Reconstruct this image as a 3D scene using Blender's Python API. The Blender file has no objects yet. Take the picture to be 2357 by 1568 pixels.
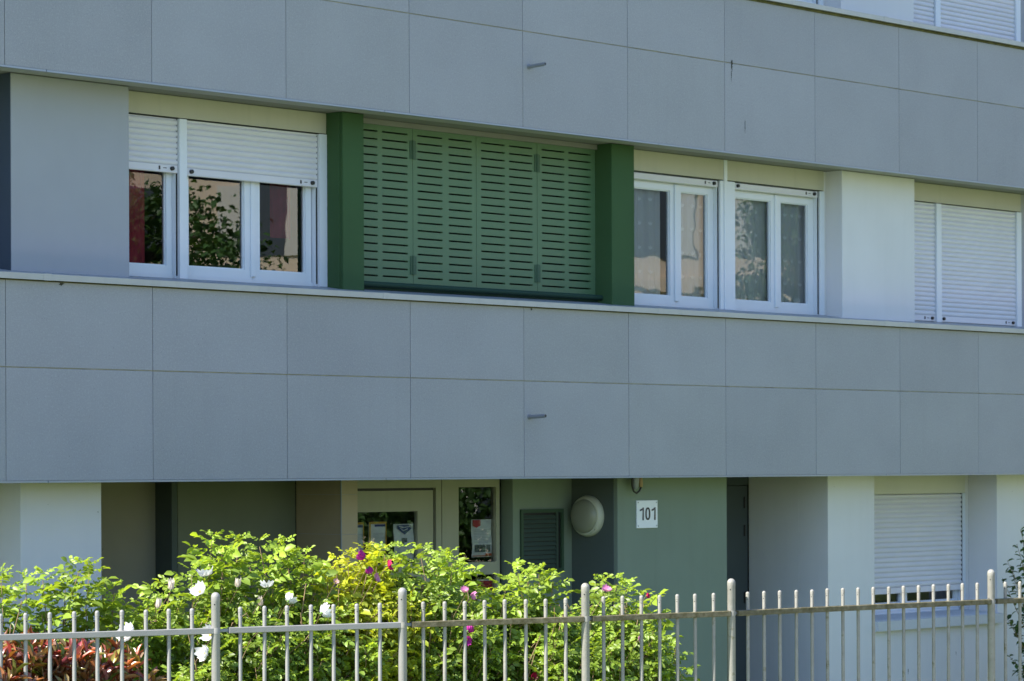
import bpy, bmesh, math, random
import numpy as np
from mathutils import Vector, Matrix

# ------------------------------------------------------------------ camera, world, sun, exposure
S = bpy.context.scene
COL = S.collection
ALPHA = math.radians(46.0)
F = 6567.0                       # focal length in units of 1/2357 of the picture width
RHO = 0.0038
RT = Vector((math.cos(ALPHA), -math.sin(ALPHA), 0))
FW = Vector((math.sin(ALPHA), math.cos(ALPHA), 0))
CAM = Vector((-10.8987, -15.0291, 2.583))
cd = bpy.data.cameras.new('camera'); cam = bpy.data.objects.new('camera', cd); COL.objects.link(cam)
cd.sensor_width = 36; cd.lens = 36 * F / 2357; cd.shift_y = (1073 - 784) / 2357; cd.clip_start = .1; cd.clip_end = 600
rr = RT * math.cos(RHO) - Vector((0, 0, 1)) * math.sin(RHO)
uu = Vector((0, 0, 1)) * math.cos(RHO) + RT * math.sin(RHO)
m = Matrix((rr, uu, -FW)).transposed().to_4x4(); m.translation = CAM
cam.matrix_world = m
S.camera = cam
cd.dof.use_dof = True; cd.dof.focus_distance = 16.3; cd.dof.aperture_fstop = 8

SUN_AZ = math.radians(10.6); SUN_EL = math.radians(46)
sdir = Vector((-math.cos(SUN_AZ) * math.cos(SUN_EL), math.sin(SUN_AZ) * math.cos(SUN_EL), math.sin(SUN_EL)))
w = bpy.data.worlds.new('World'); S.world = w; w.use_nodes = True
sk = w.node_tree.nodes.new('ShaderNodeTexSky'); sk.sky_type = 'NISHITA'; sk.sun_disc = False
sk.sun_elevation = SUN_EL; sk.sun_rotation = math.atan2(sdir.x, sdir.y); sk.air_density = 1.3; sk.dust_density = .3; sk.ozone_density = 4.5
tint = w.node_tree.nodes.new('ShaderNodeMix'); tint.data_type = 'RGBA'; tint.blend_type = 'MULTIPLY'; tint.inputs[0].default_value = 1; tint.inputs[7].default_value = (.98, .98, 1.10, 1)
w.node_tree.links.new(sk.outputs[0], tint.inputs[6]); w.node_tree.links.new(tint.outputs[2], w.node_tree.nodes['Background'].inputs[0])
w.node_tree.nodes['Background'].inputs[1].default_value = 0.10
ld = bpy.data.lights.new('sun', 'SUN'); ld.energy = 5.0; ld.angle = math.radians(.5); ld.color = (1, .95, .86)
lo = bpy.data.objects.new('sun', ld); COL.objects.link(lo); lo.rotation_euler = sdir.to_track_quat('Z', 'Y').to_euler(); lo.location = (0, -10, 20)
S.view_settings.view_transform = 'Standard'; S.view_settings.look = 'None'; S.view_settings.gamma = 1
S.view_settings.exposure = 1.33
S.render.engine = 'CYCLES'

rnd = random.Random(7)
nr = np.random.RandomState(11)

# ------------------------------------------------------------------ measuring helpers (picture -> plane y = c)
def ray(px, py):
    us = px - 1178; vs = 1073 - py
    u = us + RHO * vs; v = vs - RHO * us
    return RT * (u / F) + FW + Vector((0, 0, v / F))
def at(px, py, c):
    d = ray(px, py); return CAM + d * ((c - CAM.y) / d.y)

# ------------------------------------------------------------------ materials
MATS = {}
def mat(name, col, rough=.6, metal=0, spec=.5, mottle=0, mscale=3, speck=None, grime=None, gscale=4, gamt=.5, bump=0, bscale=60, streak=0):
    if name in MATS: return MATS[name]
    m = bpy.data.materials.new(name); m.use_nodes = True; nt = m.node_tree; N = nt.nodes; L = nt.links
    b = N['Principled BSDF']; b.inputs['Roughness'].default_value = rough; b.inputs['Metallic'].default_value = metal
    b.inputs['Specular IOR Level'].default_value = spec
    tc = N.new('ShaderNodeTexCoord')
    rgb = N.new('ShaderNodeRGB'); rgb.outputs[0].default_value = (*col, 1); cur = rgb.outputs[0]
    def mixc(fac, a, bcol, mode='MIX'):
        x = N.new('ShaderNodeMix'); x.data_type = 'RGBA'; x.blend_type = mode
        L.new(a, x.inputs[6])
        if isinstance(bcol, tuple): x.inputs[7].default_value = (*bcol, 1)
        else: L.new(bcol, x.inputs[7])
        if isinstance(fac, float): x.inputs[0].default_value = fac
        else: L.new(fac, x.inputs[0])
        return x.outputs[2]
    def noise(sc, det=4, vec=None, r=.55):
        n = N.new('ShaderNodeTexNoise'); n.inputs['Scale'].default_value = sc; n.inputs['Detail'].default_value = det; n.inputs['Roughness'].default_value = r
        L.new(vec if vec else tc.outputs['Object'], n.inputs['Vector']); return n.outputs['Fac']
    def ramp(f, a, b_):
        r = N.new('ShaderNodeMapRange'); r.inputs[1].default_value = a; r.inputs[2].default_value = b_; L.new(f, r.inputs[0]); return r.outputs[0]
    if mottle:
        f = ramp(noise(mscale), .3, .7)
        cur = mixc(f, mixc(float(1), cur, (1 - mottle,) * 3, 'MULTIPLY'), mixc(float(1), cur, (1 + mottle * .6,) * 3, 'MULTIPLY'))
    if speck:
        for (sc, lo_, hi_, colr) in speck:
            cur = mixc(ramp(noise(sc, 2), lo_, hi_), cur, colr)
    if streak:
        mp = N.new('ShaderNodeMapping'); mp.inputs['Scale'].default_value = (9, 9, .5); L.new(tc.outputs['Object'], mp.inputs[0])
        f = ramp(noise(1.3, 5, mp.outputs[0]), .52, .8)
        ml = N.new('ShaderNodeMath'); ml.operation = 'MULTIPLY'; ml.inputs[1].default_value = streak; L.new(f, ml.inputs[0])
        cur = mixc(ml.outputs[0], cur, (.12, .12, .09))
    if grime:
        f = ramp(noise(gscale, 8, None, .7), .62 - gamt * .3, .72 - gamt * .1)
        cur = mixc(f, cur, grime)
    L.new(cur, b.inputs['Base Color'])
    if bump:
        bp = N.new('ShaderNodeBump'); bp.inputs['Strength'].default_value = bump; bp.inputs['Distance'].default_value = .004
        L.new(noise(bscale, 3), bp.inputs['Height']); L.new(bp.outputs[0], b.inputs['Normal'])
    MATS[name] = m; return m

M_CLAD = mat('speckled_cladding', (.33, .335, .36), .75, mottle=.07, mscale=1.6, speck=[(75, .50, .85, (.41, .41, .44)), (110, .66, .74, (.13, .14, .15)), (230, .60, .68, (.42, .43, .43)), (420, .55, .7, (.285, .283, .31))], bump=.25, bscale=200)
M_CLADS = [M_CLAD] + [mat('speckled_cladding_%s' % n, (.33 * k, .335 * k, .36 * k2), .75, mottle=.08, mscale=1.3, speck=[(75, .50, .85, (.41 * k, .41 * k, .44 * k)), (110, .66, .74, (.13, .14, .15)), (230, .60, .68, (.42, .43, .43)), (420, .55, .7, (.285 * k, .283 * k, .31 * k))], bump=.25, bscale=200, streak=st) for n, k, k2, st in (('pale', 1.03, 1.03, .03), ('dull', .97, .97, .05), ('warm', 1.0, .98, .06))]
M_JOINT = mat('joint_grey', (.36, .36, .37), .9)  # even grey of the joint backing
M_JOINTM = mat('joint_mossy', (.46, .43, .30), .9, mottle=.4, mscale=6)
M_CAP = mat('metal_cap', (0.462, 0.462, 0.451), .5, mottle=.1, mscale=2, streak=.15)
M_SLOPE = mat('zinc_slope', (0.330, 0.352, 0.363), .45, mottle=.15, mscale=3)
M_TRIM = mat('drip_trim', (.30, .34, .40), .4, metal=.3)
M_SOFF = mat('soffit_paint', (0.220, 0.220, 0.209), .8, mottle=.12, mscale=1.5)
M_REND = mat('grey_render', (0.351, 0.365, 0.399), .85, mottle=.06, mscale=1.2, bump=.3, bscale=220, streak=.03)
M_WREND = mat('white_render', (0.671, 0.671, 0.682), .85, mottle=.05, mscale=1.2, bump=.3, bscale=220, streak=.03)
M_GREEN = mat('green_render', (0.034, 0.089, 0.030), .85, mottle=.12, mscale=1.5, bump=.3, bscale=220)
M_SGREEN = mat('sage_render', (0.190, 0.237, 0.184), .85, mottle=.08, mscale=1.2, bump=.3, bscale=220, streak=.15)
M_SLATE = mat('slate_render', (0.083, 0.105, 0.094), .85, mottle=.1, mscale=1.2, bump=.2, bscale=220)
M_SHUT = mat('green_shutter_paint', (0.088, 0.172, 0.090), .5, mottle=.05, mscale=2)
M_DKGREEN = mat('dark_green_metal', (.022, .055, .038), .7, spec=.2)
M_PVC = mat('white_pvc', (0.682, 0.726, 0.792), .35, mottle=.03, mscale=2)
M_CREAM = mat('cream_box', (0.462, 0.451, 0.363), .6, mottle=.05, mscale=1.5, streak=.1)
M_SLAT = mat('roller_slat', (0.660, 0.660, 0.715), .45, mottle=.03, mscale=3)
M_DARK = mat('dark_gap', (.012, .013, .015), .8)
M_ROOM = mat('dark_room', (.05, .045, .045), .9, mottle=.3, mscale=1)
M_LEDGE = mat('inner_wall', (.25, .25, .24), .9)
M_BEIGE = mat('beige_render', (0.297, 0.275, 0.209), .85, mottle=.1, mscale=1, bump=.2, bscale=200)
M_TILE = mat('beige_tile', (0.374, 0.308, 0.209), .45, mottle=.08, mscale=3)
M_DOOR = mat('door_paint', (0.308, 0.308, 0.220), .5, mottle=.06, mscale=3, streak=.15)
M_SDOOR = mat('service_door_paint', (.055, .07, .075), .6, mottle=.1, mscale=2)
M_BLK = mat('black_metal', (.015, .015, .015), .4)
M_PAPER = mat('paper', (.62, .64, .60), .7, mottle=.04, mscale=20)
M_YEL = mat('yellow_print', (.55, .32, .03), .6)
M_NAVY = mat('navy_print', (.025, .04, .16), .6)
M_RED = mat('red_print', (.42, .03, .04), .6)
M_ORNG = mat('orange_print', (.50, .11, .04), .6)
M_GREYP = mat('grey_print', (.16, .18, .16), .6, mottle=.6, mscale=60)
M_LINE = mat('print_line', (.33, .36, .34), .6)
M_SIGN = mat('enamel_white', (0.770, 0.803, 0.836), .3)
M_LENS = mat('opal_lens', (0.264, 0.272, 0.208), .35)
M_RIM = mat('lamp_rim', (0.495, 0.504, 0.405), .4)
M_PAINT = mat('fence_paint', (0.273, 0.267, 0.257), .42, mottle=.06, mscale=9, speck=[(500, .70, .74, (.2, .19, .15))], bump=.15, bscale=120)
M_MOSSP = mat('fence_paint_mossy', (0.271, 0.262, 0.230), .6, mottle=.18, mscale=14, grime=(.12, .11, .05), gscale=14, gamt=.12, bump=.3, bscale=120)
M_MOSSR = mat('fence_rail_mossy', (.17, .15, .09), .8, mottle=.35, mscale=20, grime=(.075, .065, .02), gscale=22, gamt=.7, bump=.5, bscale=140)
M_STAIN = mat('dark_stain', (.045, .045, .03), .9)
M_PIPE = mat('pipe_grey', (.22, .24, .27), .4, metal=.2)
M_BARK = mat('cane_bark', (.27, .18, .10), .8, mottle=.3, mscale=30)
M_TRUNK = mat('tree_bark', (.12, .09, .06), .9, mottle=.4, mscale=12)
M_REDC = mat('red_curtain', (.34, .03, .06), .9, mottle=.3, mscale=5)
M_STONE = mat('warm_facade', (.62, .50, .37), .85, mottle=.1, mscale=.5)
M_ROOF = mat('roof_tiles', (.25, .12, .07), .8, mottle=.2, mscale=2)
M_BRASS = mat('rusty_lens', (.30, .20, .09), .4)

def glass(name, refl=1.55, tint=(.9, .93, .95), wob=.0004):
    m = bpy.data.materials.new(name); m.use_nodes = True; nt = m.node_tree; N = nt.nodes; L = nt.links; N.clear()
    o = N.new('ShaderNodeOutputMaterial'); mx = N.new('ShaderNodeMixShader'); g = N.new('ShaderNodeBsdfGlossy'); t = N.new('ShaderNodeBsdfTransparent')
    g.inputs['Roughness'].default_value = 0.0; g.inputs['Color'].default_value = (.95, .97, 1, 1); t.inputs['Color'].default_value = (*tint, 1)
    fr = N.new('ShaderNodeFresnel'); fr.inputs[0].default_value = refl
    tc = N.new('ShaderNodeTexCoord'); mp = N.new('ShaderNodeMapping'); mp.inputs['Scale'].default_value = (1.6, 1, 2.6)
    n = N.new('ShaderNodeTexNoise'); n.inputs['Scale'].default_value = 1.5; n.inputs['Detail'].default_value = 1
    bp = N.new('ShaderNodeBump'); bp.inputs['Strength'].default_value = 1; bp.inputs['Distance'].default_value = wob
    L.new(tc.outputs['Object'], mp.inputs[0]); L.new(mp.outputs[0], n.inputs['Vector']); L.new(n.outputs['Fac'], bp.inputs['Height']); L.new(bp.outputs[0], g.inputs['Normal'])
    L.new(fr.outputs[0], mx.inputs[0]); L.new(t.outputs[0], mx.inputs[1]); L.new(g.outputs[0], mx.inputs[2]); L.new(mx.outputs[0], o.inputs[0])
    return m
M_GLASS = glass('window_glass', 2.1)
M_GLASS2 = glass('window_glass_wavy', 1.85, wob=.0009)
M_GLASSD = glass('door_glass', 1.75)

def net_mat(name, op):
    m = bpy.data.materials.new(name); m.use_nodes = True; nt = m.node_tree; N = nt.nodes; L = nt.links; N.clear()
    o = N.new('ShaderNodeOutputMaterial'); mx = N.new('ShaderNodeMixShader'); t = N.new('ShaderNodeBsdfTransparent')
    d = N.new('ShaderNodeBsdfDiffuse'); d.inputs[0].default_value = (.88, .9, .92, 1)
    tr = N.new('ShaderNodeBsdfTranslucent'); tr.inputs[0].default_value = (.7, .75, .78, 1)
    m2 = N.new('ShaderNodeMixShader'); m2.inputs[0].default_value = .12; L.new(d.outputs[0], m2.inputs[1]); L.new(tr.outputs[0], m2.inputs[2])
    mx.inputs[0].default_value = op; L.new(t.outputs[0], mx.inputs[1]); L.new(m2.outputs[0], mx.inputs[2]); L.new(mx.outputs[0], o.inputs[0]); return m
M_NET = net_mat('net_fabric', .76); M_NETM = net_mat('net_motif', 1.0)

def leaf_mat(name, rough=.38, trans=.35, spec=.5):
    m = bpy.data.materials.new(name); m.use_nodes = True; nt = m.node_tree; N = nt.nodes; L = nt.links
    b = N['Principled BSDF']; b.inputs['Roughness'].default_value = rough; b.inputs['Specular IOR Level'].default_value = spec
    a = N.new('ShaderNodeAttribute'); a.attribute_name = 'tint'
    L.new(a.outputs['Color'], b.inputs['Base Color'])
    tr = N.new('ShaderNodeBsdfTranslucent'); mu = N.new('ShaderNodeMix'); mu.data_type = 'RGBA'; mu.blend_type = 'MULTIPLY'; mu.inputs[0].default_value = 1
    mu.inputs[7].default_value = (1.5, 1.35, .5, 1); L.new(a.outputs['Color'], mu.inputs[6]); L.new(mu.outputs[2], tr.inputs[0])
    mx = N.new('ShaderNodeMixShader'); mx.inputs[0].default_value = trans
    L.new(b.outputs[0], mx.inputs[1]); L.new(tr.outputs[0], mx.inputs[2]); L.new(mx.outputs[0], N['Material Output'].inputs[0]); return m
M_LEAF = leaf_mat('rose_leaf', .42, .45); M_RLEAF = leaf_mat('photinia_leaf', .30, .2, .9); M_PETAL = leaf_mat('petal', .6, .4, .2); M_TLEAF = leaf_mat('tree_leaf', .5, .3)

# ------------------------------------------------------------------ mesh helpers
class MB:
    def __init__(s): s.v = []; s.f = []; s.m = []; s.k = 0; s.smooth = False
    def face(s, pts):
        b = len(s.v); s.v += [tuple(p) for p in pts]; s.f.append(tuple(range(b, b + len(pts)))); s.m.append(s.k)
    def box(s, x0, x1, y0, y1, z0, z1):
        b = len(s.v)
        s.v += [(x, y, z) for x in (x0, x1) for y in (y0, y1) for z in (z0, z1)]
        for q in ((0, 1, 3, 2), (4, 6, 7, 5), (0, 4, 5, 1), (2, 3, 7, 6), (0, 2, 6, 4), (1, 5, 7, 3)):
            s.f.append(tuple(b + i for i in q)); s.m.append(s.k)
    def cbox(s, x0, x1, y0, y1, z0, z1, c=.004):            # box with chamfered vertical+horizontal front edges
        b = len(s.v)
        ring = lambda y, d: [(x0 + d, y, z0 + d), (x1 - d, y, z0 + d), (x1 - d, y, z1 - d), (x0 + d, y, z1 - d)]
        s.v += ring(y0, c) + ring(y0 + c, 0) + ring(y1, 0)
        s.f.append((b, b + 1, b + 2, b + 3)); s.m.append(s.k)
        for r in (0, 4):
            for i in range(4):
                j = (i + 1) % 4; s.f.append((b + r + i, b + r + 4 + i, b + r + 4 + j, b + r + j)); s.m.append(s.k)
        s.f.append((b + 11, b + 10, b + 9, b + 8)); s.m.append(s.k)
    def plate(s, xs, zs, hole, y0, y1):
        nx = len(xs) - 1; nz = len(zs) - 1
        sol = lambda i, j: 0 <= i < nx and 0 <= j < nz and not hole(i, j)
        for i in range(nx):
            for j in range(nz):
                if not sol(i, j): continue
                a, b, c, d = xs[i], xs[i + 1], zs[j], zs[j + 1]
                s.face([(a, y0, c), (b, y0, c), (b, y0, d), (a, y0, d)]); s.face([(a, y1, d), (b, y1, d), (b, y1, c), (a, y1, c)])
                if not sol(i - 1, j): s.face([(a, y1, c), (a, y0, c), (a, y0, d), (a, y1, d)])
                if not sol(i + 1, j): s.face([(b, y0, c), (b, y1, c), (b, y1, d), (b, y0, d)])
                if not sol(i, j - 1): s.face([(a, y1, c), (b, y1, c), (b, y0, c), (a, y0, c)])
                if not sol(i, j + 1): s.face([(a, y0, d), (b, y0, d), (b, y1, d), (a, y1, d)])
    def frame(s, x0, x1, z0, z1, wd, y0, y1, wb=None):
        wb = wb or wd
        s.plate([x0, x0 + wd, x1 - wd, x1], [z0, z0 + wb, z1 - wd, z1], lambda i, j: i == 1 and j == 1, y0, y1)
    def tube(s, pts, rad, n=8, cap=True):
        pts = [Vector(p) for p in pts]
        if not hasattr(rad, '__len__'): rad = [rad] * len(pts)
        b = len(s.v)
        for i, p in enumerate(pts):
            d = (pts[min(i + 1, len(pts) - 1)] - pts[max(i - 1, 0)]).normalized()
            up = Vector((0, 0, 1)) if abs(d.z) < .9 else Vector((1, 0, 0))
            a = d.cross(up).normalized(); c = d.cross(a)
            for k in range(n):
                t = 2 * math.pi * k / n; s.v.append(tuple(p + (a * math.cos(t) + c * math.sin(t)) * rad[i]))
        for i in range(len(pts) - 1):
            for k in range(n):
                q = (k + 1) % n; s.f.append((b + i * n + k, b + i * n + q, b + (i + 1) * n + q, b + (i + 1) * n + k)); s.m.append(s.k)
        if cap:
            s.f.append(tuple(b + k for k in reversed(range(n)))); s.m.append(s.k)
            s.f.append(tuple(b + (len(pts) - 1) * n + k for k in range(n))); s.m.append(s.k)
    def lathe(s, o, axis, prof, n=24):                     # prof: (along axis, radius)
        axis = Vector(axis).normalized(); up = Vector((0, 0, 1)) if abs(axis.z) < .9 else Vector((1, 0, 0))
        a = axis.cross(up).normalized(); c = axis.cross(a); b = len(s.v); o = Vector(o)
        for (h, r) in prof:
            for k in range(n):
                t = 2 * math.pi * k / n; s.v.append(tuple(o + axis * h + (a * math.cos(t) + c * math.sin(t)) * max(r, 1e-5)))
        for i in range(len(prof) - 1):
            for k in range(n):
                q = (k + 1) % n; s.f.append((b + i * n + k, b + i * n + q, b + (i + 1) * n + q, b + (i + 1) * n + k)); s.m.append(s.k)
        s.f.append(tuple(b + k for k in reversed(range(n)))); s.m.append(s.k)
        s.f.append(tuple(b + (len(prof) - 1) * n + k for k in range(n))); s.m.append(s.k)
    def build(s, name, mats, parent=None, smooth=False):
        if not isinstance(mats, (list, tuple)): mats = [mats]
        me = bpy.data.meshes.new(name)
        off = parent['_o'] if parent is not None and '_o' in parent else (0, 0, 0)
        v = [(a - off[0], b - off[1], c - off[2]) for a, b, c in s.v] if any(off) else s.v
        me.from_pydata(v, [], s.f); me.update()
        for mm in mats: me.materials.append(mm)
        if len(mats) > 1: me.polygons.foreach_set('material_index', s.m)
        if smooth:
            me.polygons.foreach_set('use_smooth', [True] * len(s.f)); me.set_sharp_from_angle(angle=math.radians(50))
        o = bpy.data.objects.new(name, me); COL.objects.link(o)
        if parent is not None: o.parent = parent; o['_o'] = list(off)
        return o

def thing(name, label, cat, loc=(0, 0, 0), group=None):
    o = bpy.data.objects.new(name, None); COL.objects.link(o); o.location = loc; o['_o'] = [float(a) for a in loc]
    o['label'] = label; o['category'] = cat; o.empty_display_size = .2
    if group: o['group'] = group
    return o
def tag(o, label, cat, group=None):
    o['label'] = label; o['category'] = cat
    if group: o['group'] = group
    return o
def struct(o, kind='structure'): o['kind'] = kind; return o
def one(name, mt, parent, *boxes):
    for b in boxes:
        mb = MB(); mb.box(*b); o = mb.build(name, mt, parent)
    return o

# ------------------------------------------------------------------ ground
def sheet(name, x0, x1, y0, y1, z, mt):
    mb = MB(); mb.face([(x0, y0, z), (x1, y0, z), (x1, y1, z), (x0, y1, z)]); return struct(mb.build(name, mt))
M_GRASS = mat('grass', (.13, .20, .025), .9, mottle=.35, mscale=.8, speck=[(40, .5, .7, (.16, .22, .05))], bump=1, bscale=40)
M_PAVE = mat('pavement', (.34, .33, .31), .9, mottle=.15, mscale=1)
M_ROADM = mat('asphalt', (.06, .06, .06), .9, mottle=.2, mscale=2)
sheet('ground', -300, 300, -300, 300, 0, M_GRASS)
sheet('pavement', -60, 60, -8.6, -5.6, .004, M_PAVE)
sheet('road', -60, 60, -14, -8.75, .004, M_ROADM)
k_ = MB(); k_.box(-60, 60, -8.75, -8.6, -.02, .12); struct(k_.build('kerb', M_PAVE))

# ------------------------------------------------------------------ the apartment building
B = thing('apartment_building', 'grey clad apartment building with green shutters and white roller blinds behind the fence', 'building')
XL, XR = -10.8, 24.0
FLOOR = 2.667
ROOFZ = 8.6
W1 = 1.2
def band(z):                                               # z = underside of the parapet band
    mb = MB(); g = .002; R_ = random.Random(int(z * 10))
    n0 = int(round(XL / W1)); n1 = int(round(XR / W1))
    for n in range(n0, n1):
        for (a, b) in ((z, z + .7275), (z + .7335, z + 1.295)):
            j = rnd.uniform(-.0008, .0008)
            mb.k = R_.choice([0, 0, 1, 2, 3])
            mb.cbox(n * W1 + g, (n + 1) * W1 - g, j, .0085, a, b, .0022)
    o = mb.build('cladding_band', M_CLADS, B)
    j = MB(); j.box(XL, XR, .009, .24, z + .001, z + .7245); j.k = 1; j.box(XL, XR, .009, .24, z + .7246, z + .7364); j.k = 0; j.box(XL, XR, .009, .24, z + .7365, z + 1.29)
    j.build('joint_backing', [M_JOINT, M_JOINTM], o)
    t = MB()
    n = 0; x = XL
    x = .33 - 3.02 * 4
    while x < XR:
        e = min(x + 3.02, XR) - .006
        t.box(x, e, -.004, .022, z - .014, z - .001); x += 3.02
    t.build('drip_trim', M_TRIM, o)
    # sill cap in three metre lengths, a tilted metal slope behind it
    c = MB(); x = .33 - 3.02 * 4
    while x < XR:
        e = x + 3.016; q = rnd.uniform(-.0015, .0015)
        c.box(x, e, -.034 + q, -.012, z + 1.298, z + 1.338)          # front lip
        c.box(x + .0, e, -.012, .06, z + 1.325, z + 1.339)
        c.box(e - .05, e + .012, -.0365 + q, -.0345 + q, z + 1.296, z + 1.3405)   # lapped joint cover
        x += 3.02
    c.build('sill_cap', M_CAP, o)
    mo = MB(); hh_ = .022 if z > 4 else .006; mo.box(XL, XR, -.0035, -.0012, z + 1.2955 - hh_, z + 1.2955); mo.build('moss_shadow_line', mat('moss_and_shadow', (.10, .095, .03), .95, mottle=.5, mscale=14), o)  # dark olive strip: moss, with the gap shadow under the cap painted in
    s = MB(); s.face([(XL, .03, z + 1.337), (XR, .03, z + 1.337), (XR, .44, z + 1.398), (XL, .44, z + 1.398)]); s.face([(XL, .44, z + 1.2), (XR, .44, z + 1.2), (XR, .03, z + 1.2), (XL, .03, z + 1.2)])
    s.build('sill_slope', M_SLOPE, o)
    return o
band1 = band(2.5); band2 = band(2.5 + FLOOR)
# underside of the first-floor band, with thin trim; slabs
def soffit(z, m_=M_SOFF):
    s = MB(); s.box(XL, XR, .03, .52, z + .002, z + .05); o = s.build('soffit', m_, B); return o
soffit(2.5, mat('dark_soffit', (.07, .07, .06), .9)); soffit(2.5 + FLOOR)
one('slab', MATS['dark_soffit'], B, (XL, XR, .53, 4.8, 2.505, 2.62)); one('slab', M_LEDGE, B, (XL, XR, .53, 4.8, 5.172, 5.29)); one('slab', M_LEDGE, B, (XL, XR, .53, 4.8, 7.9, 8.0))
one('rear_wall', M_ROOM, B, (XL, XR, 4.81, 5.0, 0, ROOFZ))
one('end_wall', M_REND, B, (XL - .2, XL - .001, 0, 5, 0, ROOFZ), (XR + .001, XR + .2, 0, 5, 0, ROOFZ))
one('upper_wall', M_REND, B, (XL, XR, .02, .5, 7.85, ROOFZ))
one('roof', M_LEDGE, B, (XL - .2, XR + .2, -.05, 5.1, ROOFZ + .002, ROOFZ + .2))
# room partitions on first floor
for z in (2.63, 5.30):
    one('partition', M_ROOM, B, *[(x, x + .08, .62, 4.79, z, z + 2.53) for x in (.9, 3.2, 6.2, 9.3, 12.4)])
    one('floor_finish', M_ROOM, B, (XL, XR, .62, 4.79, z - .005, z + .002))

def roller(parent, x0, x1, ztop, zbot, y=.45, pitch=.04, knob=(True, True), closed=False):
    mb = MB(); z = zbot + .055
    prof = []
    while z < ztop:
        for (dz, dy) in ((0, .004), (.003, 0), (.012, -.0065), (.022, -.008), (.030, -.0055), (pitch - .0045, 0), (pitch - .0042, .0045)):
            if z + dz <= ztop: prof.append((y + dy, z + dz))
        z += pitch
    for (a, b) in zip(prof[:-1], prof[1:]):
        mb.face([(x0, a[0], a[1]), (x1, a[0], a[1]), (x1, b[0], b[1]), (x0, b[0], b[1])])
    # dark ventilation slits between the slats, as the thin back sheet
    o = mb.build('roller_shutter', M_SLAT, parent)
    b = MB(); b.cbox(x0, x1, y - .008, y + .01, zbot, zbot + .054, .003); b.box(x0 + .01, x1 - .01, y - .012, y - .0085, zbot + .004, zbot + .012)
    b.k = 1
    for side, on in ((0, knob[0]), (1, knob[1])):
        if not on: continue
        cx = x0 + .045 if side == 0 else x1 - .055
        b.lathe((cx, y - .008, zbot + .03), (0, -1, 0), [(0, .015), (.018, .014), (.02, .008)], 12)
        if side: b.box(cx - .115, cx - .105, y - .014, y - .0085, zbot + .018, zbot + .042); b.box(cx - .075, cx - .045, y - .010, y - .0085, zbot + .028, zbot + .033)
    b.build('bottom_bar', [M_SLAT, M_BLK], parent)
    return o

def sash(parent, x0, x1, z0, z1, gm, wl=.05, wr=.05, wb=.07, wt=.05, y=.495):
    mb = MB(); mb.plate([x0, x0 + wl, x1 - wr, x1], [z0, z0 + wb, z1 - wt, z1], lambda i, j: i == 1 and j == 1, y, y + .045)
    # inner glazing bead
    a, b, c, d = x0 + wl, x1 - wr, z0 + wb, z1 - wt
    mb.plate([a - .0, a + .008, b - .008, b], [c, c + .008, d - .008, d], lambda i, j: i == 1 and j == 1, y + .012, y + .03)
    mb.build('window_frame', M_PVC, parent)
    g = MB(); g.face([(a + .002, y + .025, c + .002), (b - .002, y + .025, c + .002), (b - .002, y + .025, d - .002), (a + .002, y + .025, d - .002)])
    g.build('glass_pane', gm, parent)
    k = MB(); k.box(a - .004, a, y + .0345, y + .06, c, d); k.box(b, b + .004, y + .0345, y + .06, c, d)

def box_lintel(x0, x1, zb, zt, name='roller_box'):
    mb = MB(); mb.cbox(x0, x1, .43, .62, zb, zt, .003); mb.k = 1; mb.box(x0 + .01, x1 - .01, .4315, .45, zb - .003, zb - .0005); return mb.build(name, [M_CREAM, M_DARK], B)

def window_A(z):
    zb = z + 1.398; zl = z + 2.517; zt = z + FLOOR - .001
    one('shutter_guide', M_PVC, B, (1.7715, 1.7855, .4605, .56, zb, zl - .0065), (3.0835, 3.0965, .4605, .56, zb, zl - .0065))
    box_lintel(1.02, 3.17, zl, zt)
    one('window_post', M_PVC, B, (1.786, 1.853, .425, .56, zb, zl - .0065), (3.097, 3.17, .425, .60, zb, zl - .0065))
    one('dark_track', M_DARK, B, (1.779, 1.7855, .452, .460, zb + .02, zl - .007), (3.090, 3.0965, .452, .460, zb + .02, zl - .007))
    fr = one('window', M_PVC, B, (1.0, 1.771, .49, .56, zb, zb + .028)); roller(fr, 1.0, 1.783, zl - .007, z + 2.13, knob=(False, True))
    sash(fr, 1.02, 1.77, zb + .029, zl - .002, M_GLASS2, wl=.05, wr=.048, wb=.06)
    fr = one('window', M_PVC, B, (1.8535, 3.083, .49, .56, zb, zb + .028))
    sash(fr, 1.868, 2.508, zb + .029, zl - .002, M_GLASS, wl=.055, wr=.072, wb=.065)
    sash(fr, 2.510, 3.075, zb + .029, zl - .002, M_GLASS, wl=.07, wr=.055, wb=.065)
    c = MB(); c.cbox(2.49, 2.53, .482, .4945, zb + .045, zl - .002, .004); c.build('meeting_strip', M_PVC, fr)
    roller(fr, 1.856, 3.092, zl - .007, z + 2.12)
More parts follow.
